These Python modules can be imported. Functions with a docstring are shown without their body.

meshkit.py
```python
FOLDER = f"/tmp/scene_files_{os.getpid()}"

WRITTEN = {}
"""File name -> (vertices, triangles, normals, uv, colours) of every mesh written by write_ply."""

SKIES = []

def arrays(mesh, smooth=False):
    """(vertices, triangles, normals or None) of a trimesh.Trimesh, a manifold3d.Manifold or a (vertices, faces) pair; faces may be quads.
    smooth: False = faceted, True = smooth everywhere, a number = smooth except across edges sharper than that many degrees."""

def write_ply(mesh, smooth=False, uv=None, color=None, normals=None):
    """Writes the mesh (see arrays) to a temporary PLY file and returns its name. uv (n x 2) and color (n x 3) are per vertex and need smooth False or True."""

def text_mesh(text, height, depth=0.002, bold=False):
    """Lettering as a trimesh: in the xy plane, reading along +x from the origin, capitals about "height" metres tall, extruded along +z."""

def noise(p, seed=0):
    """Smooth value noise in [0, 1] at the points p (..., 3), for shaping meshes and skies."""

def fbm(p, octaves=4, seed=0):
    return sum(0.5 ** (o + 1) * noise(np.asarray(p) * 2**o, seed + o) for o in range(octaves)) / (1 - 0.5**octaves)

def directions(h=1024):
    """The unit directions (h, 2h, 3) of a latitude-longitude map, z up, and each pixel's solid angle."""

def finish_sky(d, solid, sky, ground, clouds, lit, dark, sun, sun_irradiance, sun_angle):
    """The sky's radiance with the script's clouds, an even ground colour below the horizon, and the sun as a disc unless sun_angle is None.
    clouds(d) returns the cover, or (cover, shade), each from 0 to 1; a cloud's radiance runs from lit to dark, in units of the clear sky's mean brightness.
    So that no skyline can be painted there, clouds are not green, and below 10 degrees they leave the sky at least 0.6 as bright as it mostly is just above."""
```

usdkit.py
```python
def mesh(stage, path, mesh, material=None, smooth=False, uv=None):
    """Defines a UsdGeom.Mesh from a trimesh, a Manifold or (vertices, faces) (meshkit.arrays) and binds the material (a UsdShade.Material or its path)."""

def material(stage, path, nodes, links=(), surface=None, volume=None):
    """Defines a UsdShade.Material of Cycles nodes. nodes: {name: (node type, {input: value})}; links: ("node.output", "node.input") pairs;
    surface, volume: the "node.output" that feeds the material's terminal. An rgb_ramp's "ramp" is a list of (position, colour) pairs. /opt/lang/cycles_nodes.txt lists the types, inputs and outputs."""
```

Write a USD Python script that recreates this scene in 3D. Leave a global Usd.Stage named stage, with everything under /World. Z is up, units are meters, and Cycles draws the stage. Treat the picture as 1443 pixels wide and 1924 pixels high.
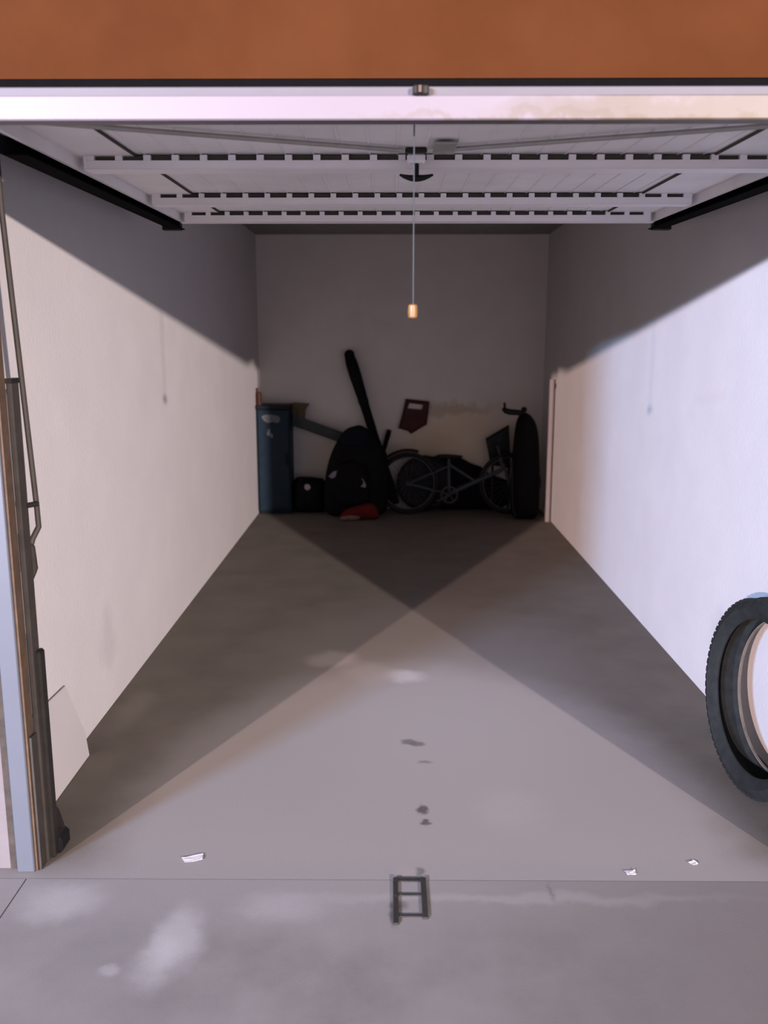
import math, random
import numpy as np, trimesh, manifold3d, usdkit, meshkit
from scipy.spatial import Delaunay
from shapely.geometry import Polygon, Point, LineString
from shapely import contains_xy
from pxr import Usd, UsdGeom, UsdLux, UsdShade, Gf, Sdf

random.seed(7); RNG = np.random.default_rng(7)
stage = Usd.Stage.CreateInMemory()
UsdGeom.SetStageUpAxis(stage, UsdGeom.Tokens.z); UsdGeom.SetStageMetersPerUnit(stage, 1.0)
world = UsdGeom.Xform.Define(stage, '/World'); stage.SetDefaultPrim(world.GetPrim())
UsdGeom.Scope.Define(stage, '/World/Looks')

# ------------------------------------------------------------------ camera
PITCH, YAW, CAM_H = math.radians(10.978), math.radians(0.4235), 1.5467
cam = UsdGeom.Camera.Define(stage, '/World/camera')
_F = np.array([-math.sin(YAW) * math.cos(PITCH), math.cos(YAW) * math.cos(PITCH), -math.sin(PITCH)])
_R = np.array([math.cos(YAW), math.sin(YAW), 0.0]); _U = np.cross(_R, _F)
cam.AddTransformOp().Set(Gf.Matrix4d(*[float(x) for x in (*_R, 0, *_U, 0, *(-_F), 0, 0, 0, CAM_H, 1)]))
cam.CreateHorizontalApertureAttr(36.0); cam.CreateVerticalApertureAttr(36.0 * 1924 / 1443)
cam.CreateFocalLengthAttr(1660 / 1443 * 36.0)
cam.CreateClippingRangeAttr(Gf.Vec2f(0.05, 200))
cam.CreateFocusDistanceAttr(3.2); cam.CreateFStopAttr(3.2)
cam.CreateExposureAttr(0.0)

# ------------------------------------------------------------------ light: lamps of the lane behind the camera, dim night sky
dome = UsdLux.DomeLight.Define(stage, '/World/night_sky')
dome.CreateIntensityAttr(1.0); dome.CreateColorAttr(Gf.Vec3f(0.170, 0.160, 0.180))
def lamp(name, pos, radius, color, power):
    l = UsdLux.SphereLight.Define(stage, '/World/' + name)
    l.AddTranslateOp().Set(Gf.Vec3d(*pos)); l.CreateRadiusAttr(radius)
    l.CreateColorAttr(Gf.Vec3f(*color)); l.CreateIntensityAttr(power / (4 * math.pi ** 2 * radius ** 2)); l.CreateNormalizeAttr(False)
    return l
lamp('lane_lamp', (-9.36, -16.0, 4.67), 0.15, (1.0, 0.72, 0.66), 34000)           # warm street lamp, far left along the lane
def strip_lamp(name, pos, aim, w, h, color, power):              # fluorescent batten, long side level
    l = UsdLux.RectLight.Define(stage, '/World/' + name); p = np.array(pos, float)
    z = p - np.array(aim, float); z /= np.linalg.norm(z); x = np.cross((0, 0, 1), z); x /= np.linalg.norm(x); y = np.cross(z, x)
    l.AddTransformOp().Set(Gf.Matrix4d(*[float(v) for v in (*x, 0, *y, 0, *z, 0, *p, 1)]))
    l.CreateWidthAttr(w); l.CreateHeightAttr(h); l.CreateColorAttr(Gf.Vec3f(*color)); l.CreateNormalizeAttr(False)
    l.CreateIntensityAttr(power / (4 * math.pi * w * h))
strip_lamp('lane_strip_lamp', (-8.0, -8.0, 3.50), (0.3, 3.5, 0.8), 1.5, 0.22, (0.45, 0.72, 1.22), 12800)   # cool strip, nearer left
lamp('lane_lamp_002', (9.10, -16.0, 4.33), 0.15, (1.0, 0.84, 0.80), 37000)         # warm street lamp, far right

# ------------------------------------------------------------------ helpers
_used = {}
def numbered(parent, name):
    k = (parent, name); n = _used.get(k, 0); _used[k] = n + 1
    return f'{parent}/{name}' if n == 0 else f'{parent}/{name}_{n:03d}'
def ppath(parent): return '/World' if parent is None else str(parent.GetPath())
def tag(prim, label=None, cat=None, group=None, kind=None):
    p = prim.GetPrim() if hasattr(prim, 'GetPrim') else prim
    for k, v in (('label', label), ('category', cat), ('group', group), ('kind', kind)):
        if v: p.SetCustomDataByKey(k, v)
    return p
def thing(name, label=None, cat=None, loc=(0, 0, 0), group=None, kind=None, parent=None):
    x = UsdGeom.Xform.Define(stage, numbered(ppath(parent), name))
    if any(loc): x.AddTranslateOp().Set(Gf.Vec3d(*map(float, loc)))
    return tag(x, label, cat, group, kind)
def obj(name, mesh, mat, parent=None, smooth=False, **kw):
    if isinstance(mesh, list): mesh = cat_(mesh)
    if parent is not None:                                     # meshes are given in world metres
        t = np.array(UsdGeom.XformCache().GetLocalToWorldTransform(parent).ExtractTranslation())
        v, f, n = meshkit.arrays(mesh); mesh = trimesh.Trimesh(v - t, f, process=False) if smooth is False else trimesh.Trimesh(v - t, f)
    m = usdkit.mesh(stage, numbered(ppath(parent), name), mesh, mat, smooth=smooth)
    return tag(m, **kw)
def cat_(ms):
    return trimesh.util.concatenate([trimesh.Trimesh(*meshkit.arrays(m)[:2], process=False) if not isinstance(m, trimesh.Trimesh) else m for m in ms])
def box(x0, x1, y0, y1, z0, z1, b=0.0):
    """A box between two corners; b rounds its edges (one chamfer)."""
    if b <= 0:
        m = trimesh.creation.box((x1 - x0, y1 - y0, z1 - z0)); m.apply_translation(((x0 + x1) / 2, (y0 + y1) / 2, (z0 + z1) / 2)); return m
    P = []
    for sx, X in ((1, x0), (-1, x1)):
        for sy, Y in ((1, y0), (-1, y1)):
            for sz, Z in ((1, z0), (-1, z1)):
                P += [(X, Y + sy * b, Z + sz * b), (X + sx * b, Y, Z + sz * b), (X + sx * b, Y + sy * b, Z)]
    return trimesh.convex.convex_hull(np.array(P))
def tube(pts, r, n=10, closed=False, flat=1.0):
    """Round bar along points; r is a number or one radius per point; flat squeezes it."""
    P = np.asarray(pts, float); k = len(P); r = np.broadcast_to(np.asarray(r, float), (k,))
    T = np.gradient(P, axis=0) if not closed else np.roll(P, -1, 0) - np.roll(P, 1, 0)
    T /= np.linalg.norm(T, axis=1, keepdims=True)
    ref = np.array([0, 1.0, 0]) if abs(T[:, 1]).max() < 0.95 else np.array([0.31, 0.2, 0.93])
    a = np.linspace(0, 2 * np.pi, n, endpoint=False); V = []
    for i in range(k):
        u = np.cross(T[i], ref); u /= np.linalg.norm(u); w = np.cross(u, T[i])
        V.append(P[i] + r[i] * (np.cos(a)[:, None] * u + flat * np.sin(a)[:, None] * w))
    V = np.concatenate(V); F = []
    for i in range(k if closed else k - 1):
        for j in range(n):
            A, B = i * n + j, i * n + (j + 1) % n; C, D = ((i + 1) % k) * n + j, ((i + 1) % k) * n + (j + 1) % n
            F += [(A, B, D), (A, D, C)]
    if not closed:
        c0, c1 = len(V), len(V) + 1; V = np.vstack([V, P[0], P[-1]])
        for j in range(n):
            F += [(c0, (j + 1) % n, j), (c1, (k - 1) * n + j, (k - 1) * n + (j + 1) % n)]
    m = trimesh.Trimesh(V, F, process=False); trimesh.repair.fix_normals(m); return m
def ring(c, R, r, axis='y', n=64, m=10, flat=1.0):
    a = np.linspace(0, 2 * np.pi, n, endpoint=False); C, S, O = np.cos(a), np.sin(a), 0 * a
    P = {'y': np.stack([C, O, S], 1), 'x': np.stack([O, C, S], 1), 'z': np.stack([C, S, O], 1)}[axis] * R + np.asarray(c)
    return tube(P, r, m, closed=True, flat=flat)
def rod(a, b, r, n=10): return tube(np.linspace(a, b, 3), r, n)
def lathe(profile, c=(0, 0, 0), n=28):
    m = trimesh.creation.revolve(np.asarray(profile, float), sections=n); m.apply_translation(c); return m
def plate(poly, y0, y1):
    """Polygon in (x, z) given thickness from y0 to y1."""
    p = poly if isinstance(poly, Polygon) else Polygon(poly)
    m = trimesh.creation.extrude_polygon(p, y1 - y0, engine='earcut'); v = m.vertices.copy()
    m = trimesh.Trimesh(np.stack([v[:, 0], y1 - v[:, 2], v[:, 1]], 1), m.faces, process=False); trimesh.repair.fix_normals(m); return m
def smoothed(pts, k=2):
    P = np.asarray(pts, float)
    for _ in range(k):
        Q = np.roll(P, -1, 0); P = np.stack([.75 * P + .25 * Q, .25 * P + .75 * Q], 1).reshape(-1, 2)
    return P
def pillow(outline, yc, depth, wrinkle=0.012, seed=1, step=0.022, k=2, freq=9, flat_back=False):
    """A soft closed body whose front outline in (x, z) is given: thick in the middle, thin at its seams, wrinkled."""
    pol = Polygon(smoothed(outline, k)).buffer(0)
    x0, z0, x1, z1 = pol.bounds
    gx, gz = np.meshgrid(np.arange(x0, x1, step), np.arange(z0, z1, step)); g = np.stack([gx.ravel(), gz.ravel()], 1)
    g = g[contains_xy(pol.buffer(-step * .6), g[:, 0], g[:, 1])]
    L = pol.exterior; b = np.array([L.interpolate(s).coords[0] for s in np.arange(0, L.length, step)])
    P = np.vstack([b, g]); nb = len(b)
    tri = Delaunay(P).simplices; c = P[tri].mean(1); tri = tri[contains_xy(pol, c[:, 0], c[:, 1])]
    d = np.array([L.distance(Point(p)) for p in P]); d[:nb] = 0
    D = min(d.max(), depth * .9); t = np.sqrt(np.clip(1 - (1 - np.clip(d / D, 0, 1)) ** 2, 0, 1)) * depth / 2
    w = (meshkit.fbm(np.stack([P[:, 0] * freq, P[:, 1] * freq, 0 * d + seed * 3.7], 1), 3, seed) - .5) * 2 * wrinkle * np.clip(d / (D * .4), 0, 1)
    fr = np.stack([P[:, 0], yc - t - w, P[:, 1]], 1); bk = np.stack([P[:, 0], yc + t * (0.6 if flat_back else 1), P[:, 1]], 1)
    idx = np.arange(len(P)) + len(P); idx[:nb] = np.arange(nb)
    V = np.vstack([fr, bk]); F = np.vstack([tri, idx[tri][:, ::-1]])
    m = trimesh.Trimesh(V, F, process=False); m.remove_unreferenced_vertices(); trimesh.repair.fix_normals(m); return m

# ------------------------------------------------------------------ materials
def mat(name, color, rough=0.6, metal=0.0, var=0.12, scale=14.0, bump=0.0, bscale=120.0, tint=None, stain=None, spec=0.5, blobs=(), warp=0.06, warp_scale=9.0, space='position'):
    """Base colour with noise mottling; tint = second colour mixed by a wide noise; stain = (colour, lo, hi, scale);
    blobs = marks of their own shape: (x, y, z, rx, ry, rz, colour, strength, softness), edges broken up by noise."""
    N = {'p': ('principled_bsdf', {'roughness': rough, 'metallic': metal, 'specular_ior_level': spec}), 'geo': ('geometry', {})}
    L = []; pos = 'geo.position'
    N['n1'] = ('noise_texture', {'scale': scale, 'detail': 5.0, 'roughness': 0.6}); L.append((pos, 'n1.vector'))
    lo = [c * (1 - var) for c in color]; hi = [min(1, c * (1 + var)) for c in color]
    N['r1'] = ('rgb_ramp', {'ramp': [(0.3, lo), (0.7, hi)]}); L.append(('n1.fac', 'r1.fac')); cur = 'r1.color'
    def mix(cur, fac_out, col, key):
        N[key] = ('mix_color', {'b': col}); L.extend([(cur, key + '.a'), (fac_out, key + '.fac')]); return key + '.result'
    if tint:
        N['n2'] = ('noise_texture', {'scale': tint[1], 'detail': 4.0, 'roughness': 0.55}); L.append((pos, 'n2.vector'))
        N['m2'] = ('map_range', {'from_min': tint[2], 'from_max': tint[3], 'to_max': tint[4], 'clamp': True}); L.append(('n2.fac', 'm2.value')); cur = mix(cur, 'm2.result', tint[0], 'x2')
    if stain:
        N['n3'] = ('noise_texture', {'scale': stain[3], 'detail': 6.0, 'roughness': 0.65}); L.append((pos, 'n3.vector'))
        N['m3'] = ('map_range', {'from_min': stain[1], 'from_max': stain[2], 'clamp': True}); L.append(('n3.fac', 'm3.value')); cur = mix(cur, 'm3.result', stain[0], 'x3')
    if blobs:
        N['nw'] = ('noise_texture', {'scale': warp_scale, 'detail': 5.0, 'roughness': 0.6}); L.append((pos, 'nw.vector'))
        N['w0'] = ('vector_math', {'math_type': 'subtract', 'vector2': (.5, .5, .5)}); L.append(('nw.color', 'w0.vector1'))
        N['w1'] = ('vector_math', {'math_type': 'scale', 'scale': warp}); L.append(('w0.vector', 'w1.vector1'))
        N['w2'] = ('vector_math', {'math_type': 'add'}); L += [(pos, 'w2.vector1'), ('w1.vector', 'w2.vector2')]
        for i, (x, y, z, rx, ry, rz, col, st, soft) in enumerate(blobs):
            a, b, c, d = (f'b{i}{k}' for k in 'abcd')
            src = 'w2.vector' if max(rx, ry) > .05 else 'v2.vector'
            if src[0] == 'v' and 'nv' not in N:
                N['nv'] = ('noise_texture', {'scale': 45.0, 'detail': 4.0}); L.append((pos, 'nv.vector'))
                N['v0'] = ('vector_math', {'math_type': 'subtract', 'vector2': (.5, .5, .5)}); L.append(('nv.color', 'v0.vector1'))
                N['v1'] = ('vector_math', {'math_type': 'scale', 'scale': .03}); L.append(('v0.vector', 'v1.vector1'))
                N['v2'] = ('vector_math', {'math_type': 'add'}); L += [(pos, 'v2.vector1'), ('v1.vector', 'v2.vector2')]
            N[a] = ('vector_math', {'math_type': 'subtract', 'vector2': (x, y, z)}); L.append((src, a + '.vector1'))
            N[b] = ('vector_math', {'math_type': 'multiply', 'vector2': (1 / rx, 1 / ry, 1 / rz)}); L.append((a + '.vector', b + '.vector1'))
            N[c] = ('vector_math', {'math_type': 'length'}); L.append((b + '.vector', c + '.vector1'))
            N[d] = ('map_range', {'range_type': 'smoothstep', 'from_min': 1 + soft, 'from_max': 1 - soft, 'to_min': 0.0, 'to_max': st, 'clamp': True}); L.append((c + '.value', d + '.value'))
            cur = mix(cur, d + '.result', col, f'bx{i}')
    L.append((cur, 'p.base_color'))
    if bump:
        N['nb'] = ('noise_texture', {'scale': bscale, 'detail': 4.0}); L.append((pos, 'nb.vector'))
        N['bp'] = ('bump', {'strength': bump, 'distance': 0.01}); L += [('nb.fac', 'bp.height'), ('bp.normal', 'p.normal')]
    return usdkit.material(stage, '/World/Looks/' + name, N, L, surface='p.BSDF')

BIG = 50.0
PALE, OIL = (.40, .39, .395), (.052, .047, .042)
M = {}
SLAB_BLOBS = [(.15, 4.1, 0, .75, 1.0, BIG, (.168, .149, .134), .75, .35), (.10, 2.65, 0, 1.00, 1.42, BIG, (.240, .221, .212), .95, .14), (0, 2.30, 0, 2.5, .12, BIG, (.215, .202, .200), .8, .6)]  # worn centre made paler, with the lamplit floor painted into its colour
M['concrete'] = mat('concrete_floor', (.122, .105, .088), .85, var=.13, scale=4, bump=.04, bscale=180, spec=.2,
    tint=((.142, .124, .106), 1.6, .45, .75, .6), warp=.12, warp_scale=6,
    blobs=SLAB_BLOBS + [(-.56, 2.06, 0, .06, .13, BIG, PALE, .60, .5), (-.60, 1.98, 0, .05, .10, BIG, PALE, .5, .5), (-.93, 2.22, 0, .10, .07, BIG, PALE, .55, .6),
           (-.30, 2.20, 0, .10, .05, BIG, PALE, .35, .7), (-.70, 1.945, 0, .025, .02, BIG, PALE, .5, .6), (.40, 2.73, 0, .10, .12, BIG, PALE, .10, .9),
           (.066, 3.93, 0, .085, .07, BIG, PALE, .75, .6), (-.11, 3.97, 0, .09, .12, BIG, (.31, .285, .27), .4, .7), (.30, 2.245, 0, .5, .02, BIG, PALE, .25, .8),
           (-.28, 4.15, 0, .11, .10, BIG, (.37, .325, .30), .45, .5), (-1.10, 3.55, 0, .06, .18, BIG, (.20, .18, .155), .4, .7),
           (.075, 3.235, 0, .030, .022, BIG, OIL, .8, .5), (.105, 3.215, 0, .030, .018, BIG, OIL, .8, .5), (.130, 3.065, 0, .024, .011, BIG, OIL, .6, .7),
           (.110, 2.722, 0, .018, .028, BIG, OIL, .9, .5), (.116, 2.645, 0, .016, .018, BIG, OIL, .85, .5), (.092, 2.375, 0, .014, .016, BIG, OIL, .6, .6), (.05, 2.37, 0, .03, .03, BIG, (.26, .225, .21), .5, .6),
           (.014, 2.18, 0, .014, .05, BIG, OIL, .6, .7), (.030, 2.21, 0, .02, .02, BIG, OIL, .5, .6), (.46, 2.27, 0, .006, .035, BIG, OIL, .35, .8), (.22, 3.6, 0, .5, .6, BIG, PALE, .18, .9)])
M['apron'] = mat('concrete_apron', (.166, .154, .152), .85, var=.13, scale=4.5, bump=.04, bscale=180, spec=.2,
    tint=((.215, .203, .204), 1.6, .42, .75, .6), warp=.12, warp_scale=7,
    blobs=[(-.1, 2.36, 0, 1.8, .22, BIG, (.212, .199, .197), .85, .8), (1.25, 1.75, 0, .80, .9, BIG, (.110, .098, .092), .8, .9), (-.56, 2.06, 0, .06, .13, BIG, PALE, .42, .6), (-.60, 1.98, 0, .05, .10, BIG, PALE, .32, .6), (-.93, 2.22, 0, .10, .07, BIG, PALE, .36, .7),  # wide dark blob at right paints dimmer light into the apron
           (-.30, 2.20, 0, .10, .05, BIG, PALE, .22, .8), (-.70, 1.945, 0, .025, .02, BIG, PALE, .3, .6), (.30, 2.245, 0, .5, .02, BIG, PALE, .16, .8), (.46, 2.27, 0, .006, .035, BIG, OIL, .35, .8),
           (.014, 2.18, 0, .014, .05, BIG, OIL, .6, .7), (.030, 2.21, 0, .02, .02, BIG, OIL, .5, .6), (.10, 2.24, 0, .012, .05, BIG, OIL, .4, .8)])
M['wall'] = mat('wall_plaster', (.495, .475, .475), .9, var=.03, scale=3.5, bump=.10, bscale=60, spec=.2,
    tint=((.445, .432, .436), 1.2, .45, .8, .45), warp=.25, warp_scale=5,
    blobs=[(-1.2, 3.59, .30, BIG, .10, .12, (.36, .34, .35), .4, .7)])
M['back'] = mat('back_wall_plaster', (.60, .56, .535), .9, var=.04, scale=4, bump=.10, bscale=60, spec=.2,
    tint=((.55, .505, .475), 1.3, .45, .8, .5), warp=.30, warp_scale=6,
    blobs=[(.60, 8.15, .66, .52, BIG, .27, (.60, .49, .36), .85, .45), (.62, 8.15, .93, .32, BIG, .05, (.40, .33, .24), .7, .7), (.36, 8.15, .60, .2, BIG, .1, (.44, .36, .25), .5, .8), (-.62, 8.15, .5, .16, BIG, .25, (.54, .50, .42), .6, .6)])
M['ceil'] = mat('ceiling_plaster', (.22, .21, .20), .95, spec=.2)
M['brown'] = mat('lintel_brown_paint', (.0525, .0160, .0043), .75, var=.06, scale=7, bump=.08, bscale=110, tint=((.072, .0245, .0078), 2.5, .45, .75, .6), spec=0.05)
M['pier'] = mat('pier_pink_plaster', (.130, .116, .118), .9, var=.06, scale=8, bump=.12, spec=.2)
M['white'] = mat('door_white_enamel', (.74, .71, .725), .45, var=.03, scale=6, tint=((.64, .61, .62), 4, .5, .8, .4))
M['front'] = mat('door_edge_enamel', (.142, .122, .138), .5, var=.02, scale=6, warp=.16, warp_scale=9,
    blobs=[(.62, 2.1, 2.05, .32, BIG, .035, (.094, .074, .057), .85, .6), (.95, 2.1, 2.055, .42, BIG, .06, (.096, .077, .060), .85, .5), (.85, 2.1, 2.03, .6, BIG, .014, (.07, .05, .024), .7, .6), (.20, 2.1, 2.03, .25, BIG, .008, (.11, .09, .075), .5, .7)])
M['lip'] = mat('door_lip_enamel', (.086, .079, .090), .6, var=.04)
M['dull_black'] = mat('dull_black_coat', (.0035, .0032, .0035), .9, spec=.03)  # near-black for the added light-blocking bar and the door tracks
M['sheet'] = mat('door_sheet_enamel', (.70, .68, .685), .55, var=.06, scale=5, tint=((.58, .55, .53), 3, .45, .75, .6))
M['steel'] = mat('dark_steel', (.022, .020, .018), .55, metal=.35, var=.2, scale=20, spec=0.2)
M['channel'] = mat('brown_grey_steel', (.036, .031, .027), .6, var=.18, scale=16, stain=((.05, .03, .016), .58, .72, 14), spec=0.2)
M['rust'] = mat('rusty_edge', (.065, .038, .022), .8, var=.3, scale=18, stain=((.055, .03, .010), .5, .65, 22))
M['postw'] = mat('blue_white_enamel', (.070, .0785, .0955), .45, var=.03, scale=9)
M['gasket'] = mat('dark_gap_mortar', (.034, .026, .020), .9, var=.35, scale=30)
M['black'] = mat('black_nylon', (.0055, .0050, .0068), .8, var=.3, scale=18, bump=.2, bscale=400, spec=0.1)
M['black2'] = mat('black_plastic', (.0065, .006, .0068), .45, var=.2, spec=0.2)
M['navy'] = mat('navy_nylon', (.006, .006, .011), .8, var=.25, bump=.2, bscale=400, spec=0.1)
M['grey'] = mat('dark_grey_canvas', (.021, .021, .024), .85, var=.25, scale=16, bump=.2, bscale=300, spec=0.1)
M['rubber'] = mat('tyre_rubber', (.014, .0158, .0155), .75, var=.25, scale=30, bump=.15, bscale=260, spec=0.2)
M['bead'] = mat('tyre_inner_liner', (.012, .011, .0105), .7, var=.25, scale=22)
M['lit_tan'] = mat('tyre_lit_band', (.105, .082, .062), .9, var=.25, scale=14)  # tan of wall light on the bead, put into the colour
M['blue'] = mat('blue_cabinet_paint', (.0085, .0185, .031), .5, var=.18, scale=12, stain=((.018, .026, .032), .6, .75, 9), spec=0.12)
M['lid'] = mat('blue_black_lid', (.009, .010, .014), .5, var=.2, spec=0.1)
M['chalk'] = mat('worn_white_print', (.085, .095, .105), .9, var=.3, scale=45)
M['redbrown'] = mat('red_brown_paint', (.045, .017, .011), .5, var=.15, spec=0.1)
M['wood'] = mat('raw_wood', (.070, .052, .026), .8, var=.25, scale=22)
M['plank'] = mat('grey_green_plank', (.052, .060, .060), .75, var=.2, scale=10, spec=0.1)
M['tag'] = mat('pale_tag', (.36, .33, .28), .8, var=.06)
M['tagw'] = mat('white_tag', (.19, .18, .21), .8, var=.06)
M['red'] = mat('red_fabric', (.100, .009, .010), .8, var=.2, bump=.2, bscale=300, spec=0.1)
M['pink'] = mat('faded_pink_fabric', (.17, .105, .085), .85, var=.2, spec=0.1)
M['maroon'] = mat('maroon_plastic', (.050, .013, .012), .55, var=.15, scale=10, spec=0.15)
M['frame'] = mat('grey_blue_frame_paint', (.045, .052, .062), .4, var=.1, spec=0.2)
M['alloy'] = mat('dull_alloy', (.055, .051, .054), .4, metal=.6, var=.15)
M['cable'] = mat('dark_red_guard', (.022, .009, .009), .5, spec=0.1)
M['orange'] = mat('orange_pull', (.165, .082, .020), .45, var=.04)
M['cord'] = mat('pale_cord', (.026, .031, .036), .7)
M['paper'] = mat('white_paper', (.52, .505, .52), .9, var=.02)
M['board'] = mat('white_panel_board', (.425, .402, .404), .6, var=.02, scale=3, spec=0.1)
M['floorsteel'] = mat('oily_floor_steel', (.018, .016, .014), .6, var=.35, scale=40, stain=((.08, .038, .018), .60, .72, 30))
M['brass'] = mat('tarnished_brass', (.03, .014, .006), .45, metal=.5)
M['plategrey'] = mat('zinc_plate', (.30, .29, .27), .5, metal=.3)

M['strip_white'] = mat('dull_white_strip', (.21, .185, .185), .6, var=.04, spec=.1)  # white for the added strip of light in the corner
M['painted_shade'] = mat('painted_dark_shade', (.075, .067, .058), .95, spec=.05)  # dark colour painted in for shade in the beam slots and grooves

# ------------------------------------------------------------------ the setting
XL, XR, YF, YB, ZC = -1.201, 1.399, 2.38, 8.15, 2.47
JL, JR = -1.129, 1.327                                          # edges of the front piers
fl = thing('floor', 'mottled grey concrete floor of the garage and the lane before it', 'floor', kind='structure')
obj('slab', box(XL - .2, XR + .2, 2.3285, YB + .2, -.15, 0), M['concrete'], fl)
obj('slab', box(-9, -1.066, -9, 2.327, -.15, .0006), M['apron'], fl)
obj('slab', box(-1.062, 9, -9, 2.327, -.15, .0006), M['apron'], fl)
obj('joint_bed', box(-9, 9, -9, 3, -.17, -.004), M['gasket'], fl)
def struct(name, mesh, m, label, cat): return tag(obj(name, mesh, m), label, cat, kind='structure')
struct('wall_left', box(XL - .2, XL, YF + .02, YB, 0, ZC), M['wall'], 'pinkish white plastered left side wall of the garage', 'wall')
struct('wall_right', box(XR, XR + .2, YF + .02, YB, 0, ZC), M['wall'], 'brightly lit white plastered right side wall of the garage', 'wall')
struct('wall_back', box(XL - .2, XR + .2, YB, YB + .2, 0, ZC), M['back'], 'dim stained plaster back wall behind the clutter', 'wall')
struct('ceiling', box(XL - .2, XR + .2, YF + .25, YB + .2, ZC, ZC + .2), M['ceil'], 'dark garage ceiling above the raised door', 'ceiling')
wf = thing('wall_front', 'garage front with brown painted lintel over plaster piers', 'wall', kind='structure')
obj('lintel', box(-9, 9, YF, YF + .25, 2.192, 3.4), M['brown'], wf)
obj('pier', box(-9, JL, YF, YF + .02, 0, 2.192), M['pier'], wf)
obj('pier', box(JR, 9, YF, YF + .02, 0, 2.192), M['pier'], wf)
obj('pier_core', box(-9, XL - .2, YF + .02, YF + .25, 0, 2.192), M['pier'], wf)
obj('pier_core', box(XR + .2, 9, YF + .02, YF + .25, 0, 2.192), M['pier'], wf)

# door frame: two steel jambs with counterweight channel, and the tracks along the raised leaf
def jamb(idx, side, label):
    def bx(xa, xb, *r, **k): return box(*sorted((side(xa), side(xb))), *r, **k)
    t = thing(f'trim_{idx}', label, 'door frame', kind='structure')
    obj('gap_strip', bx(-1.130, -1.103, YF - .004, YF + .03, 0, 2.19), M['gasket'], t)
    obj('front_post', bx(-1.104, -1.052, YF - .022, YF + .02, 0, 2.19, b=.003), M['postw'], t)
    obj('rust_edge', bx(-1.052, -1.045, YF - .014, YF + .03, 0, 2.19), M['rust'], t)
    obj('weight_channel', bx(-1.046, -1.030, YF + .032, YF + .085, .0, 1.44, b=.004), M['channel'], t)
    obj('channel_cap', bx(-1.047, -1.029, YF + .031, YF + .086, 1.432, 1.446), M['steel'], t)
    obj('lower_guard', bx(-1.036, -1.017, YF + .050, YF + .092, 0, .66, b=.006), M['steel'], t)
    obj('edge_flange', bx(-1.043, -1.036, YF - .008, YF + .034, 0, .42), M['channel'], t)
    obj('dark_foot', bx(-1.040, -1.004, YF + .070, YF + .15, 0, .055, b=.01), M['black2'], t)  # dark foot, also painting the shadow smudge on the floor there
    return t
jamb(1, lambda x: x, 'left steel door jamb with blue-white face and rusty edge')
jamb(2, lambda x: (JL + JR) - x, 'right steel door jamb with blue-white face, at the frame edge')
hd_ = thing('trim_5', 'black bar added to block light in the slit between brown lintel and raised door', 'door frame', kind='structure')
obj('light_block_bar', box(JL + .02, JR - .02, YF + .004, YF + .055, 2.0935, 2.1915), M['dull_black'], hd_)  # bar added to block stray light under the lintel and blacken the slit
SLOPE = math.atan(.0145)
def leafxf(m):                                                  # leaf space (y from the front edge, z from its underside) to the world
    if isinstance(m, list): m = cat_(m)
    m = m.copy(); c, s = math.cos(SLOPE), math.sin(SLOPE)
    v = m.vertices; m.vertices = np.stack([v[:, 0], 2.10 + c * v[:, 1] - s * v[:, 2], 2.030 + s * v[:, 1] + c * v[:, 2]], 1); return m
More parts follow.
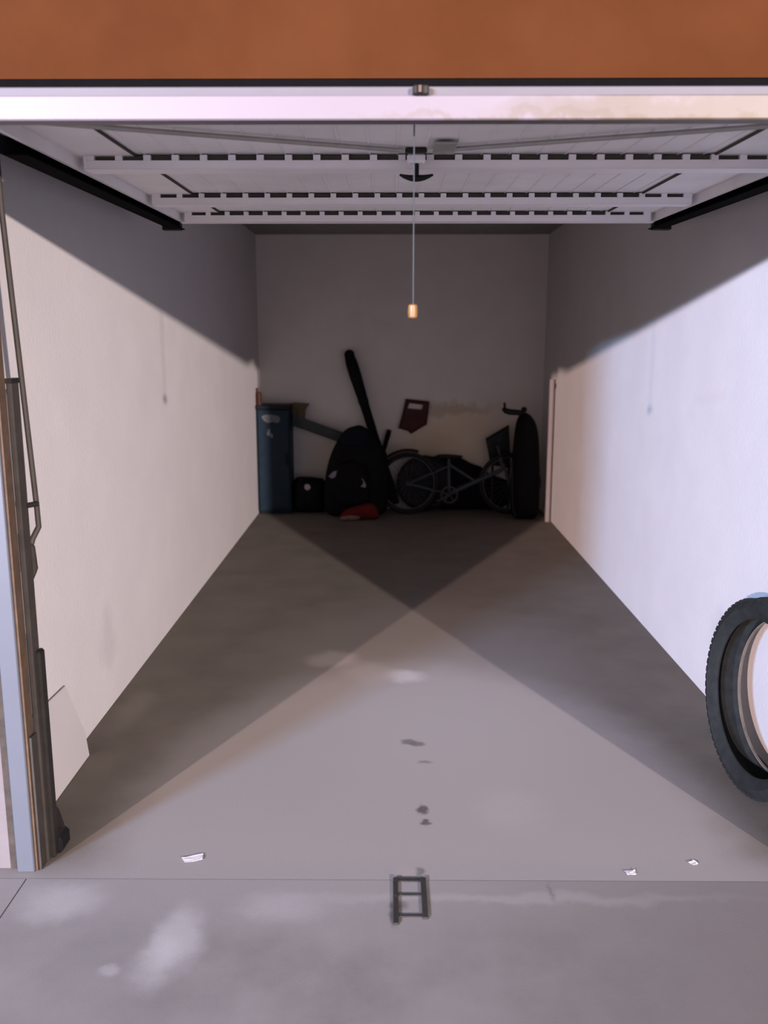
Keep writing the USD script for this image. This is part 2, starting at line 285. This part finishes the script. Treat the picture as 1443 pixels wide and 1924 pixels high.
def track(idx, x0, x1, label):
    t = thing(f'trim_{idx}', label, 'door track', kind='structure')
    w = x1 - x0
    prof = [leafxf(box(x0, x1, .31, 2.10, .026, .030)), leafxf(box(x0, x1, .31, 2.10, -.018, -.014))]
    xo = x0 if idx == 3 else x1 - .004
    obj('channel', cat_(prof + [leafxf(box(xo, xo + .004, .31, 2.10, -.018, .030)), leafxf(box(xo, xo + .004, .16, .31, -.018, .030))]), M['dull_black'], t)
    obj('end_bracket', leafxf(box(x0 - (.035 if idx == 3 else -.012), x1 + (.035 if idx == 4 else -.012), 2.06, 2.10, -.022, .03, b=.003)), M['steel'], t)
    obj('hanger', leafxf(box(x0 + .008, x1 - .008, 2.05, 2.075, .02, .40)), M['steel'], t)
    obj('hanger', leafxf(box(x0 + .008, x1 - .008, 1.2, 1.225, .028, .40)), M['steel'], t)
track(3, -1.000, -.940, 'dark steel track beside the left edge of the raised door')
track(4, 1.170, 1.230, 'dark steel track beside the right edge of the raised door')

# lift arms: bent bars from the channel to the leaf's sides
def arm(side, label):
    t = thing('lift_arm', label, 'door arm', group=None)
    pts = [(-1.044, 2.47, .935), (-1.033, 2.482, .985), (-1.018, 2.495, 1.018), (-1.020, 2.497, 1.075), (-1.055, 2.50, 1.88), (-1.058, 2.50, 2.09)]
    pts = [(side(p[0]), p[1], p[2]) for p in pts]
    P = np.vstack([np.linspace(a, b, 6)[:-1] for a, b in zip(pts[:-1], pts[1:])] + [np.array(pts[-1:])])
    obj('bar', tube(P, .0085, 8), M['channel'], t, smooth=40)
    def bx(xa, xb, *r, **k): return box(*sorted((side(xa), side(xb))), *r, **k)
    pl = [(-1.05, .86), (-1.036, .865), (-1.026, .885), (-1.020, .90), (-1.024, .965), (-1.034, .975), (-1.05, .96)]
    obj('pivot_bracket', plate([(side(x), z) for x, z in pl], 2.462, 2.474), M['channel'], t)
    obj('pin', rod((side(-1.034), 2.455, 1.087), (side(-1.014), 2.490, 1.087), .008), M['steel'], t)
arm(lambda x: x, 'thin bent steel lift arm beside the left door jamb')
arm(lambda x: (JL + JR) - x, 'thin bent steel lift arm beside the right door jamb')

# ------------------------------------------------------------------ raised up-and-over door leaf
LX0, LX1, LLEN = -.935, 1.165, 2.02
door = thing('door_1', 'white metal up-and-over garage door raised flat under the ceiling', 'garage door', kind='structure')
obj('front_rail', leafxf(box(LX0, LX1, 0, .05, 0, .052, b=.003)), M['front'], door, label='bright white lower edge of the door, stained at right')
obj('front_lip', leafxf(box(LX0, LX1, .012, .05, .052, .072, b=.002)), M['lip'], door)
obj('rear_rail', leafxf(box(LX0, LX1, LLEN - .035, LLEN, 0, .066, b=.003)), M['white'], door)
SX0, SX1, PITCHX = -.757, .953, .0820
xs, x = [], SX0
while x < SX1 - 1e-6:
    w = min(PITCHX, SX1 - x)
    xs += [(x, .0445), (x + w * .44, .0445), (x + w * .47, .0410), (x + w * .50, .0445)]; x += w
xs.append((SX1, .0445))
prof = [(a, b) for a, b in xs] + [(a, b + .003) for a, b in xs[::-1]]
pm = trimesh.creation.extrude_polygon(Polygon(prof), LLEN - .075, engine='earcut'); v = pm.vertices
pm = trimesh.Trimesh(np.stack([v[:, 0], .045 + v[:, 2], v[:, 1]], 1), pm.faces, process=False); trimesh.repair.fix_normals(pm)
obj('ribbed_sheet', leafxf(pm), M['sheet'], door)
for a, b in ((LX0, SX0 + .004), (SX1 - .004, LX1)):
    obj('side_stile', leafxf([box(a, b, .04, LLEN - .02, .0385, .0445, b=.002)]), M['sheet'], door)
for a in (SX0 + .004, SX1 - .010):
    obj('groove_shade_strip', leafxf(box(a, a + .006, .045, LLEN - .04, .0375, .0445)), M['painted_shade'], door)  # dark strip painting in the shade of the groove
for a, b in ((LX0, LX0 + .012), (LX1 - .012, LX1)):
    obj('side_flange', leafxf(box(a, b, .04, LLEN - .02, .004, .058)), M['sheet'], door)
SLOT = (.0255, .0405)
for yb in (.63, 1.39, LLEN - .095):                             # hollow beams: a row of open slots runs along the top of the front web
    a, b = LX0 + .035, LX1 - .035
    parts = [box(a, b, yb, yb + .003, .002, SLOT[0]), box(a, b, yb, yb + .075, .000, .003), box(a, b, yb + .072, yb + .075, .002, .0405)]
    n = round((b - a - .04) / PITCHX); p = (b - a - .04) / n
    for q in range(n + 1):
        xc = a + .02 + q * p; parts.append(box(max(a, xc - .0105), min(b, xc + .0105), yb, yb + .072, SLOT[0] - .001, .0405))
    parts += [box(a - .002, a + .010, yb - .001, yb + .074, .001, .0405, b=.003), box(b - .010, b + .002, yb - .001, yb + .074, .001, .0405, b=.003)]
    cbm = obj('cross_beam', leafxf(parts), M['white'], door)
    obj('slot_shade_strip', leafxf(box(a + .01, b - .01, yb + .014, yb + .05, .008, .0404)), M['painted_shade'], cbm)  # dark strip added inside the beam to paint shade into its slots
for sgn, xa, xb in ((-1, .035, LX0 + .02), (1, .125, LX1 - .02)):
    obj('lock_rod', leafxf(tube(np.linspace((xa, .535, .034), (xb, .13, .030), 4), .0065, 8)), M['plategrey'], door, smooth=40)
hd = thing('handle', parent=door, label='dark T-shaped inside handle with pale lock body')
obj('lock_bracket', leafxf(box(.040, .102, .535, .575, .030, .042, b=.003)), M['steel'], hd)
obj('lock_body', leafxf(box(.046, .098, .555, .60, .006, .032, b=.006)), M['white'], hd)
obj('stem', leafxf(rod((.073, .575, .008), (.073, .575, -.026), .0075)), M['black2'], hd, smooth=40)
gp = [(.073 + t * .048, .575, -.034 + .010 * t * t) for t in np.linspace(-1, 1, 9)]
obj('grip', leafxf(tube(gp, [.003, .0055, .0075, .009, .0095, .009, .0075, .0055, .003], 10)), M['black2'], hd, smooth=40)
obj('lock_plate', leafxf(box(.118, .180, .425, .575, .030, .037, b=.002)), M['plategrey'], door, label='square grey zinc plate beside the handle')
obj('latch', leafxf([box(.048, .084, -.012, .02, .050, .070, b=.003)]), M['steel'], door)
obj('latch_bolt', leafxf([lathe([(0, 0), (.006, 0), (.006, .014), (0, .014)], (.064, -.014, .053), 12)]), M['brass'], door)
obj('screw', leafxf(rod((.082, .098, .028), (.082, .098, .045), .006)), M['steel'], door)
obj('screw', leafxf(rod((.0545, .102, .026), (.0545, .102, .045), .007)), M['steel'], door)

# pull cord hanging from the handle
pc = thing('pull_cord', 'pale cord with orange cylindrical pull hanging from the door front edge', 'pull cord', (.053, 2.20, 1.60))
obj('cord', tube([(.0545, 2.20, z) for z in np.linspace(2.074, 1.632, 8)], .0017, 8), M['cord'], pc, smooth=True)
obj('pull', lathe([(0, 0), (.008, 0), (.0112, .003), (.0122, .016), (.0112, .030), (.008, .033), (0, .033)], (.0535, 2.20, 1.600)), M['orange'], pc, smooth=40, label='orange pull')

# ------------------------------------------------------------------ floor things
kp = thing('floor_keeper', 'rusty rectangular steel door keeper set in the concrete threshold', 'floor plate')
for x0, x1 in ((.009, .024), (.089, .105)):
    obj('side_bar', box(x0, x1, 2.125 if x0 < .05 else 2.150, 2.335, -.004, .006, b=.002), M['floorsteel'], kp)
for y0, y1 in ((2.318, 2.334), (2.252, 2.259), (2.158, 2.166)):
    obj('cross_bar', box(.020, .094, y0, y1, -.004, .004, b=.001), M['floorsteel'], kp)
def scrap(cx, cy, w, d, rot, label, seed):
    r = np.random.default_rng(seed); n = 6
    gx, gy = np.meshgrid(np.linspace(-1, 1, n), np.linspace(-1, 1, n)); gx = gx.ravel(); gy = gy.ravel()
    X = gx * w / 2 * (1 + .12 * gy); Y = gy * d / 2 * (1 + .1 * np.sin(3 * gx)); Z = .0035 + .002 * np.abs(gx) ** 2 * r.uniform(.4, 1) + .003 * meshkit.noise(np.stack([gx * 2, gy * 2, gx * 0 + seed], 1))
    c, s = math.cos(rot), math.sin(rot)
    top = np.stack([cx + c * X - s * Y, cy + s * X + c * Y, Z], 1); bot = top - (0, 0, .0012); F = []
    bot[:, 2] = np.maximum(bot[:, 2] - bot[:, 2].min(), 0.0003); top[:, 2] = bot[:, 2] + .0012
    for i in range(n - 1):
        for j in range(n - 1):
            a = i * n + j; F += [(a, a + 1, a + n + 1), (a, a + n + 1, a + n)]
    F = np.array(F); m = n * n
    rim = [j for j in range(n)] + [i * n + n - 1 for i in range(1, n)] + [(n - 1) * n + j for j in range(n - 2, -1, -1)] + [i * n for i in range(n - 2, 0, -1)]
    S = []
    for a, b in zip(rim, rim[1:] + rim[:1]): S += [(a, a + m, b + m), (a, b + m, b)]
    me = trimesh.Trimesh(np.vstack([top, bot]), np.vstack([F, F[:, ::-1] + m, S]), process=False); trimesh.repair.fix_normals(me)
    return tag(obj('paper_scrap', me, M['paper']), label, 'paper scrap', 'white paper scraps on the concrete')
scrap(-.598, 2.432, .058, .030, .35, 'long white paper scrap on concrete, left of the keeper', 1)
scrap(.713, 2.369, .030, .022, .1, 'larger of two white paper scraps right of the keeper', 2)
scrap(.915, 2.42, .021, .018, .5, 'tiny white paper scrap furthest right on the concrete', 3)

# white board leaning on the left wall
bp = [(2.735, .002), (3.108, .002), (3.118, .090), (3.045, .305), (2.735, .315)]
pb = trimesh.creation.extrude_polygon(Polygon(bp), .006, engine='earcut'); v = pb.vertices
lean = lambda z: (.052 - z * .158)
pb = trimesh.Trimesh(np.stack([XL + .003 + lean(v[:, 1]) + v[:, 2] * .9, v[:, 0], v[:, 1]], 1), pb.faces, process=False); trimesh.repair.fix_normals(pb)
tag(obj('panel_board', pb, M['board']), 'low white panel board leaning against the left wall near the jamb', 'board')

# ------------------------------------------------------------------ tyre leaning on the right wall
def tyre():
    t = thing('car_tyre', 'worn black car tyre without rim leaning on the right wall', 'tyre', (1.29, 2.862, 0))
    R, Rb, W = .338, .268, .14
    prof = [(Rb, .046), (Rb + .008, .054), (Rb + .020, .060), (Rb + .036, .069), (R - .022, .066), (R - .008, .057), (R, .050), (R + .003, .022)]
    out = prof + [(r, -w) for r, w in prof[::-1]]
    inn = [(R - .018, -.044), (Rb + .034, -.057), (Rb + .018, -.051), (Rb + .006, -.043)]
    loop = out + [(Rb, -.040)] + [(r, w) for r, w in inn[::-1]] + [(r, -w) for r, w in inn] + [(Rb, .040)]
    ang = math.radians(6); lean = math.radians(3.4)
    def place(m):
        m.apply_transform(trimesh.transformations.rotation_matrix(math.pi / 2, (0, 1, 0)))
        m.apply_transform(trimesh.transformations.rotation_matrix(lean, (0, 1, 0)))
        m.apply_transform(trimesh.transformations.rotation_matrix(ang, (0, 0, 1)))
        return m
    n = 96
    def rev(pts, closed):
        P = np.array(pts); k = len(P); a = np.linspace(0, 2 * np.pi, n, endpoint=False)
        V = np.stack([np.cos(a)[:, None] * P[None, :, 0], np.sin(a)[:, None] * P[None, :, 0], np.broadcast_to(P[None, :, 1], (n, k))], 2).reshape(-1, 3); F = []
        for i in range(n):
            for j in range(k if closed else k - 1):
                A, B, C, D = i * k + j, i * k + (j + 1) % k, ((i + 1) % n) * k + j, ((i + 1) % n) * k + (j + 1) % k; F += [(A, B, D), (A, D, C)]
        m = trimesh.Trimesh(V, F, process=False); trimesh.repair.fix_normals(m); return m
    carc = place(rev(loop, True))
    lugs = []
    for i in range(72):
        a = 2 * math.pi * i / 72
        for s, w0, w1 in ((1, .030, .056), (-1, -.056, -.030), (0, -.010, .010)):
            b = trimesh.creation.box((.010, .019, w1 - w0)); b.apply_translation((R + .001 - (.004 if s else 0), 0, (w0 + w1) / 2))
            b.apply_transform(trimesh.transformations.rotation_matrix(a + (.022 if s else 0), (0, 0, 1))); lugs.append(b)
    lugs = place(cat_(lugs))
    band = place(rev([(Rb + .001, .036), (Rb - .002, .038), (Rb - .002, .046), (Rb + .001, .050)], False))
    lift = -min(carc.vertices[:, 2].min(), lugs.vertices[:, 2].min())
    xmax = max(carc.vertices[:, 0].max(), lugs.vertices[:, 0].max())
    off = np.array([XR - xmax - .001, 2.862, lift])
    for m in (carc, lugs, band): m.apply_translation(off)
    c = obj('carcass', carc, M['rubber'], t, smooth=35)
    obj('tread', lugs, M['rubber'], t, kind='stuff'); obj('bead_band', band, M['lit_tan'], t, label='tan bead with wall light painted in')
tyre()

# ------------------------------------------------------------------ clutter along the back wall
# tall blue cabinet
cb = thing('tall_cabinet', 'tall narrow dark blue metal cabinet in the left back corner', 'cabinet', (-1.04, 7.98, 0))
cx0, cx1, cy0, cy1 = -1.192, -.895, 7.85, 8.12
obj('body', box(cx0, cx1, cy0 + .012, cy1, .03, .950, b=.006), M['blue'], cb)
obj('door', box(cx0 + .012, cx1 - .012, cy0, cy0 + .014, .05, .94, b=.004), M['blue'], cb)
obj('lid', box(cx0 - .004, cx1 + .006, cy0 - .012, cy1, .950, .984, b=.006), M['lid'], cb)
obj('plinth', box(cx0 + .01, cx1 - .01, cy0 + .02, cy1, 0, .03), M['lid'], cb)
def smear(pts, y, m, parent, name, **kw): return obj(name, plate(Polygon(smoothed(pts, 2)).buffer(0), y - .0015, y + .001), m, parent, **kw)
smear([(-1.150, .895), (-1.06, .905), (-.985, .89), (-.98, .845), (-1.01, .825), (-1.05, .84), (-1.09, .825), (-1.13, .85)], cy0, M['chalk'], cb, 'worn_marking', label='worn whitish print across the top of the door')
obj('worn_numeral', plate(Polygon([(-1.105, .735), (-1.085, .775), (-1.072, .775), (-1.072, .735), (-1.052, .735), (-1.045, .71), (-1.06, .69), (-1.075, .715), (-1.095, .715)]), cy0 - .0015, cy0 + .001), M['chalk'], cb)
obj('handle', box(cx1 - .04, cx1 - .03, cy0 - .02, cy0 + .002, .45, .55, b=.003), M['lid'], cb)
# spray can on the cabinet
sc = thing('spray_can', 'small red-brown can standing on the blue cabinet by the wall', 'can', (-1.168, 7.88, .984))
obj('body', lathe([(0, 0), (.024, 0), (.025, .004), (.025, .10), (.021, .112), (.012, .12), (0, .12)], (-1.168, 7.885, .984)), M['redbrown'], sc, smooth=40)
obj('cap', lathe([(0, 0), (.015, 0), (.016, .004), (.016, .030), (.012, .036), (0, .036)], (-1.168, 7.885, 1.104)), M['wood'], sc, smooth=40)
# plank and wood block
pk = np.array([(-.884, .837), (-.30, .628)]); d = (pk[1] - pk[0]) / np.linalg.norm(pk[1] - pk[0]); nrm = np.array([-d[1], d[0]])
a, b = pk[0], pk[1] + d * .0
pl4 = [a + nrm * .048, b + nrm * .048, b - nrm * .048, a - nrm * .048]
plk = plate(pl4, 8.015, 8.040)
tag(obj('plank', plk, M['plank']), 'grey-green plank slanting from the blue cabinet down to the black bag', 'plank')
wbk = plate([(-.888, .892), (-.888, .995), (-.738, .984), (-.772, .93), (-.782, .852)], 8.0, 8.09)
tag(obj('wood_block', wbk, M['wood']), 'brown wood offcut resting on the plank beside the cabinet top', 'wood block')
# bags
bs = thing('small_bag', 'small black bag with one pale tag beside the blue cabinet', 'bag', (-.73, 7.95, 0))
obj('body', pillow([(-.885, .0), (-.89, .18), (-.885, .315), (-.80, .335), (-.68, .32), (-.60, .318), (-.588, .2), (-.592, .0), (-.72, .0)], 7.96, .24, .010, 3, k=1), M['black'], bs, smooth=True)
obj('tag', plate(Polygon(smoothed([(-.775, .275), (-.735, .285), (-.715, .255), (-.735, .225), (-.77, .235)], 1)), 7.824, 7.832), M['tag'], bs, label='pale tag')
hp = [(-.79 + .0 * i, 0, 0) for i in range(1)]
obj('strap', tube([(-.82, 7.90, .30), (-.80, 7.885, .325), (-.73, 7.88, .335), (-.66, 7.885, .325), (-.64, 7.90, .30)], .009, 8), M['black2'], bs, smooth=True)
bl = thing('backpack', 'large bulging black backpack with two white tags, beside the red cloth', 'bag', (-.33, 7.95, 0))
ol = [(-.585, .0), (-.60, .18), (-.575, .40), (-.54, .53), (-.50, .625), (-.46, .70), (-.40, .775), (-.33, .80), (-.28, .825), (-.20, .79), (-.14, .70), (-.05, .62), (-.02, .52), (-.015, .40), (-.02, .2), (-.03, .0), (-.35, .0)]
obj('body', pillow(ol, 7.77, .11, .016, 5, k=2), M['black'], bl, smooth=True)
obj('top_flap', pillow([(-.47, .66), (-.42, .775), (-.30, .825), (-.20, .785), (-.16, .70), (-.25, .64), (-.38, .62)], 7.725, .05, .010, 6, k=2), M['navy'], bl, smooth=True)
obj('front_pocket', pillow([(-.52, .10), (-.53, .38), (-.46, .50), (-.30, .52), (-.19, .46), (-.17, .25), (-.19, .10)], 7.715, .06, .010, 7, k=2), M['black'], bl, smooth=True)
obj('tag', plate([(-.545, .375), (-.505, .415), (-.47, .425), (-.485, .37), (-.515, .355)], 7.682, 7.689), M['tagw'], bl, label='white tag at left')
obj('tag', plate([(-.278, .345), (-.245, .355), (-.215, .30), (-.22, .275), (-.27, .285)], 7.682, 7.689), M['tagw'], bl, label='white tag at right')
# red cloth
rc = thing('cloth_heap', 'crumpled red cloth with faded pink hem on the floor before the backpack', 'cloth', (-.28, 7.78, 0))
obj('fold', pillow([(-.455, 0.000), (-.44, 0.049), (-.38, 0.098), (-.28, 0.123), (-.20, 0.152), (-.135, 0.135), (-.10, 0.066), (-.095, 0.000), (-.28, 0.000)], 7.625, .09, .018, 11, step=.014, k=2, freq=16), M['red'], rc, smooth=True)
obj('hem', pillow([(-.45, 0.000), (-.44, 0.037), (-.36, 0.049), (-.27, 0.045), (-.26, 0.016), (-.30, 0.000)], 7.575, .045, .008, 12, step=.01, k=2, freq=18), M['pink'], rc, smooth=True, label='faded pink hem')
# long padded bag leaning on the wall
lb = thing('ski_bag', 'long thin black padded bag leaning upright against the back wall', 'ski bag', (-.08, 8.0, 0))
q = np.linspace(0, 1, 22); top, bot = np.array((-.372, 8.085, 1.41)), np.array((.045, 7.995, .07))
rr = np.interp(q, [0, .03, .12, .35, .6, .93, 1], [.045, .054, .056, .042, .040, .050, .042])
obj('cover', tube(top + (bot - top) * q[:, None], rr, 16, flat=.75), M['black'], lb, smooth=50)
for s in (.30, .62): 
    c = top + (bot - top) * s; r_ = float(np.interp(s, q, rr)) + .003
    obj('strap', tube(np.array([c - (bot - top) * .012, c + (bot - top) * .012]), r_, 16, flat=.78), M['navy'], lb, smooth=50)
obj('end_cap', trimesh.creation.icosphere(2, .047).apply_scale((1, .75, 1)).apply_translation(top + (0, 0, .012)), M['black'], lb, smooth=True)
# stick with grip
st = thing('walking_stick', 'short black stick with thick grip leaning right of the ski bag', 'stick', (0, 8.06, 0))
sa, sb = np.array((-.012, 8.115, .735)), np.array((-.215, 8.085, .01))
obj('shaft', rod(sa, sb, .013), M['black2'], st, smooth=40)
obj('grip', tube(np.linspace(sa + (sb - sa) * -.01, sa + (sb - sa) * .26, 5), [.020, .024, .021, .022, .018], 12), M['black'], st, smooth=40)
# dustpan on the wall
du = thing('dustpan', 'maroon dustpan with open handle slot hung on the back wall', 'dustpan', (.22, 8.12, .72))
dp = Polygon([(.142, 1.017), (.351, .993), (.338, .90), (.324, .793), (.26, .758), (.205, .722), (.187, .712), (.165, .738), (.079, .759), (.115, .88)], [[(.172, .985), (.300, .968), (.286, .925), (.155, .936)]])
obj('pan', plate(dp, 8.128, 8.144), M['maroon'], du)
rim_ = [np.array(dp.exterior.coords)[:-1]]
obj('rim', tube([(x, 8.122, z) for x, z in rim_[0]], .009, 8, closed=True), M['maroon'], du, smooth=40)
obj('ridge', box(.13, .31, 8.118, 8.130, .845, .857), M['maroon'], du)
# bicycle
BY = 7.885
bk = thing('bicycle', 'small grey-blue bicycle standing along the back wall', 'bicycle', (.6, BY, 0))
def wheel(cx, parent):
    w = thing('wheel', parent=parent); R = .282; c = (cx, BY, R)
    obj('tyre', ring(c, R - .018, .018, n=72), M['black2'], w, smooth=True)
    obj('rim', ring(c, R - .043, .009, n=72, m=8), M['alloy'], w, smooth=True)
    obj('hub', rod((cx, BY - .035, R), (cx, BY + .035, R), .016), M['alloy'], w, smooth=40)
    sp = []
    for i in range(28):
        a = 2 * math.pi * i / 28; s = 1 if i % 2 else -1
        sp.append(rod((cx + .014 * math.cos(a + .9 * s), BY + .024 * s, R + .014 * math.sin(a + .9 * s)), (cx + (R - .045) * math.cos(a), BY, R + (R - .045) * math.sin(a)), .0011, 5))
    obj('spokes', cat_(sp), M['alloy'], w, kind='stuff')
wheel(.158, bk); wheel(1.075, bk)
B_ = np.array((.53, BY, .185))
obj('main_tube', rod(B_, (1.00, BY, .405), .021, 14), M['frame'], bk, smooth=40)
obj('seat_tube', rod(B_, (.525, BY, .47), .014, 12), M['frame'], bk, smooth=40)
obj('brace_tube', rod((.527, BY, .452), (.765, BY, .300), .013, 12), M['frame'], bk, smooth=40)
for s in (-1, 1):
    obj('chain_stay', rod(B_ + (0, s * .02, 0), (.158, BY + s * .045, .282), .008), M['frame'], bk, smooth=40)
    obj('seat_stay', rod((.526, BY + s * .02, .44), (.158, BY + s * .045, .282), .007), M['frame'], bk, smooth=40)
    obj('fork_blade', rod((1.015, BY + s * .028, .46), (1.075, BY + s * .045, .282), .010), M['frame'], bk, smooth=40)
obj('head_tube', rod((.985, BY, .52), (1.02, BY, .40), .019, 14), M['frame'], bk, smooth=40)
obj('handlebar_stem', rod((.985, BY, .52), (.955, BY, .63), .013, 12), M['alloy'], bk, smooth=40)
obj('handlebar', rod((.955, BY - .06, .63), (.955, BY + .06, .63), .012, 12), M['black2'], bk, smooth=40)
obj('seat_post', rod((.525, BY, .47), (.523, BY, .515), .012, 12), M['alloy'], bk, smooth=40)
obj('saddle', pillow([(.40, .515), (.41, .545), (.50, .55), (.60, .54), (.655, .535), (.65, .515), (.55, .505), (.47, .50)], BY, .11, .002, 4, step=.012), M['black2'], bk, smooth=True)
cs = thing('crankset', parent=bk)
cw = trimesh.creation.annulus(.066, .078, .004); cw.apply_transform(trimesh.transformations.rotation_matrix(math.pi / 2, (1, 0, 0))); cw.apply_translation((B_[0], BY - .050, B_[2]))
arms = [cw] + [rod((B_[0], BY - .052, B_[2]), (B_[0] + .07 * math.cos(a), BY - .052, B_[2] + .07 * math.sin(a)), .007) for a in np.arange(5) * 2 * math.pi / 5 + .3]
obj('chainring', cat_(arms), M['alloy'], cs)
obj('crank_arm', rod((B_[0], BY - .062, B_[2]), (B_[0] - .125, BY - .066, B_[2] - .068), .010), M['alloy'], cs, smooth=40)
obj('crank_arm', rod((B_[0], BY + .055, B_[2]), (B_[0] + .125, BY + .060, B_[2] + .068), .010), M['alloy'], cs, smooth=40)
obj('pedal', box(B_[0] - .165, B_[0] - .085, BY - .15, BY - .072, B_[2] - .082, B_[2] - .060, b=.004), M['black2'], cs)
gd = [(.158 + .300 * math.cos(a), BY, .282 + .300 * math.sin(a)) for a in np.linspace(math.radians(72), math.radians(140), 14)]
obj('mudguard', tube(gd, .014, 8, flat=1.6), M['cable'], bk, smooth=True, label='dark red mudguard')
# soft things behind the bicycle
rb = thing('round_cushion', 'dark grey round cushion behind the bicycle wheel', 'cushion', (.30, 8.03, 0))
ca = np.linspace(0, 2 * np.pi, 20, endpoint=False)
obj('cover', pillow(np.stack([.31 + .255 * np.cos(ca), .26 + .256 * np.sin(ca)], 1), 8.005, .065, .005, 9, k=1), M['grey'], rb, smooth=True)
obj('piping', tube(np.stack([.31 + .252 * np.cos(ca), np.full(20, 8.005), .262 + .253 * np.sin(ca)], 1), .007, 6, closed=True), M['black2'], rb, smooth=True)
hp = pillow([(.33, .0), (.36, .30), (.36, .46), (.40, .505), (.50, .51), (.60, .515), (.68, .47), (.76, .425), (.84, .405), (.89, .35), (1.0, .30), (1.10, .28), (1.12, .0), (.7, .0)], 8.10, .085, .012, 14, k=2)
tag(obj('cover_heap', hp, M['black'], smooth=True), 'low black fabric heap slumped behind the bicycle frame', 'fabric')
# dark crate panel and tall bag in the right corner
cr = thing('black_crate', 'black angular plastic crate propped behind the tall bag', 'crate', (.98, 8.0, .45))
obj('side', plate([(.868, .665), (1.075, .79), (1.10, .40), (.915, .43)], 8.02, 8.05), M['black2'], cr)
obj('rim', tube([(.868, 8.015, .665), (.97, 8.015, .727), (1.075, 8.015, .79)], .010, 8), M['black2'], cr, smooth=40)
obj('leg', box(.925, .945, 8.02, 8.05, 0.0, .44), M['black2'], cr); obj('leg', box(1.075, 1.095, 8.02, 8.05, 0.0, .44), M['black2'], cr)
tb = thing('golf_bag', 'tall black rounded bag standing in the right back corner', 'bag', (1.22, 7.62, 0))
obj('body', pillow([(1.064, .0), (1.045, .25), (1.055, .50), (1.069, .72), (1.084, .86), (1.118, .93), (1.166, .945), (1.230, .90), (1.278, .80), (1.298, .60), (1.312, .3), (1.314, .0), (1.186, .0)], 7.66, .19, .006, 21, k=2), M['black'], tb, smooth=True)
obj('carry_handle', tube([(1.152, 7.66, .925), (1.108, 7.645, .937), (1.021, 7.63, .945), (.985, 7.62, .958), (.962, 7.615, .975)], [.022, .024, .026, .024, .014], 10), M['black2'], tb, smooth=True)
obj('handle_tip', rod((.985, 7.62, .965), (.975, 7.62, 1.025), .011), M['redbrown'], tb, smooth=40, label='thin reddish tip')
obj('knob', trimesh.creation.icosphere(2, .026).apply_translation((1.152, 7.66, .962)), M['black2'], tb, smooth=True)
obj('strap', tube([(1.048, 7.575, .52), (1.052, 7.567, .40), (1.055, 7.565, .25), (1.069, 7.567, .10), (1.098, 7.575, .03)], .007, 6, flat=.5), M['grey'], tb, smooth=True)
wp = thing('light_strip_post', 'slim white post added to stand for a strip of light in the right back corner', 'light_strip_post', (1.366, 7.55, 0))  # added post, standing in for a strip of light on the wall
obj('tube', lathe([(.016, 0), (.022, 0), (.022, 1.225), (.016, 1.225), (.016, 0)], (1.366, 7.55, 0), 20), M['strip_white'], wp, smooth=40)
obj('clip', box(1.38, XR, 7.538, 7.562, 1.15, 1.19), M['steel'], wp)
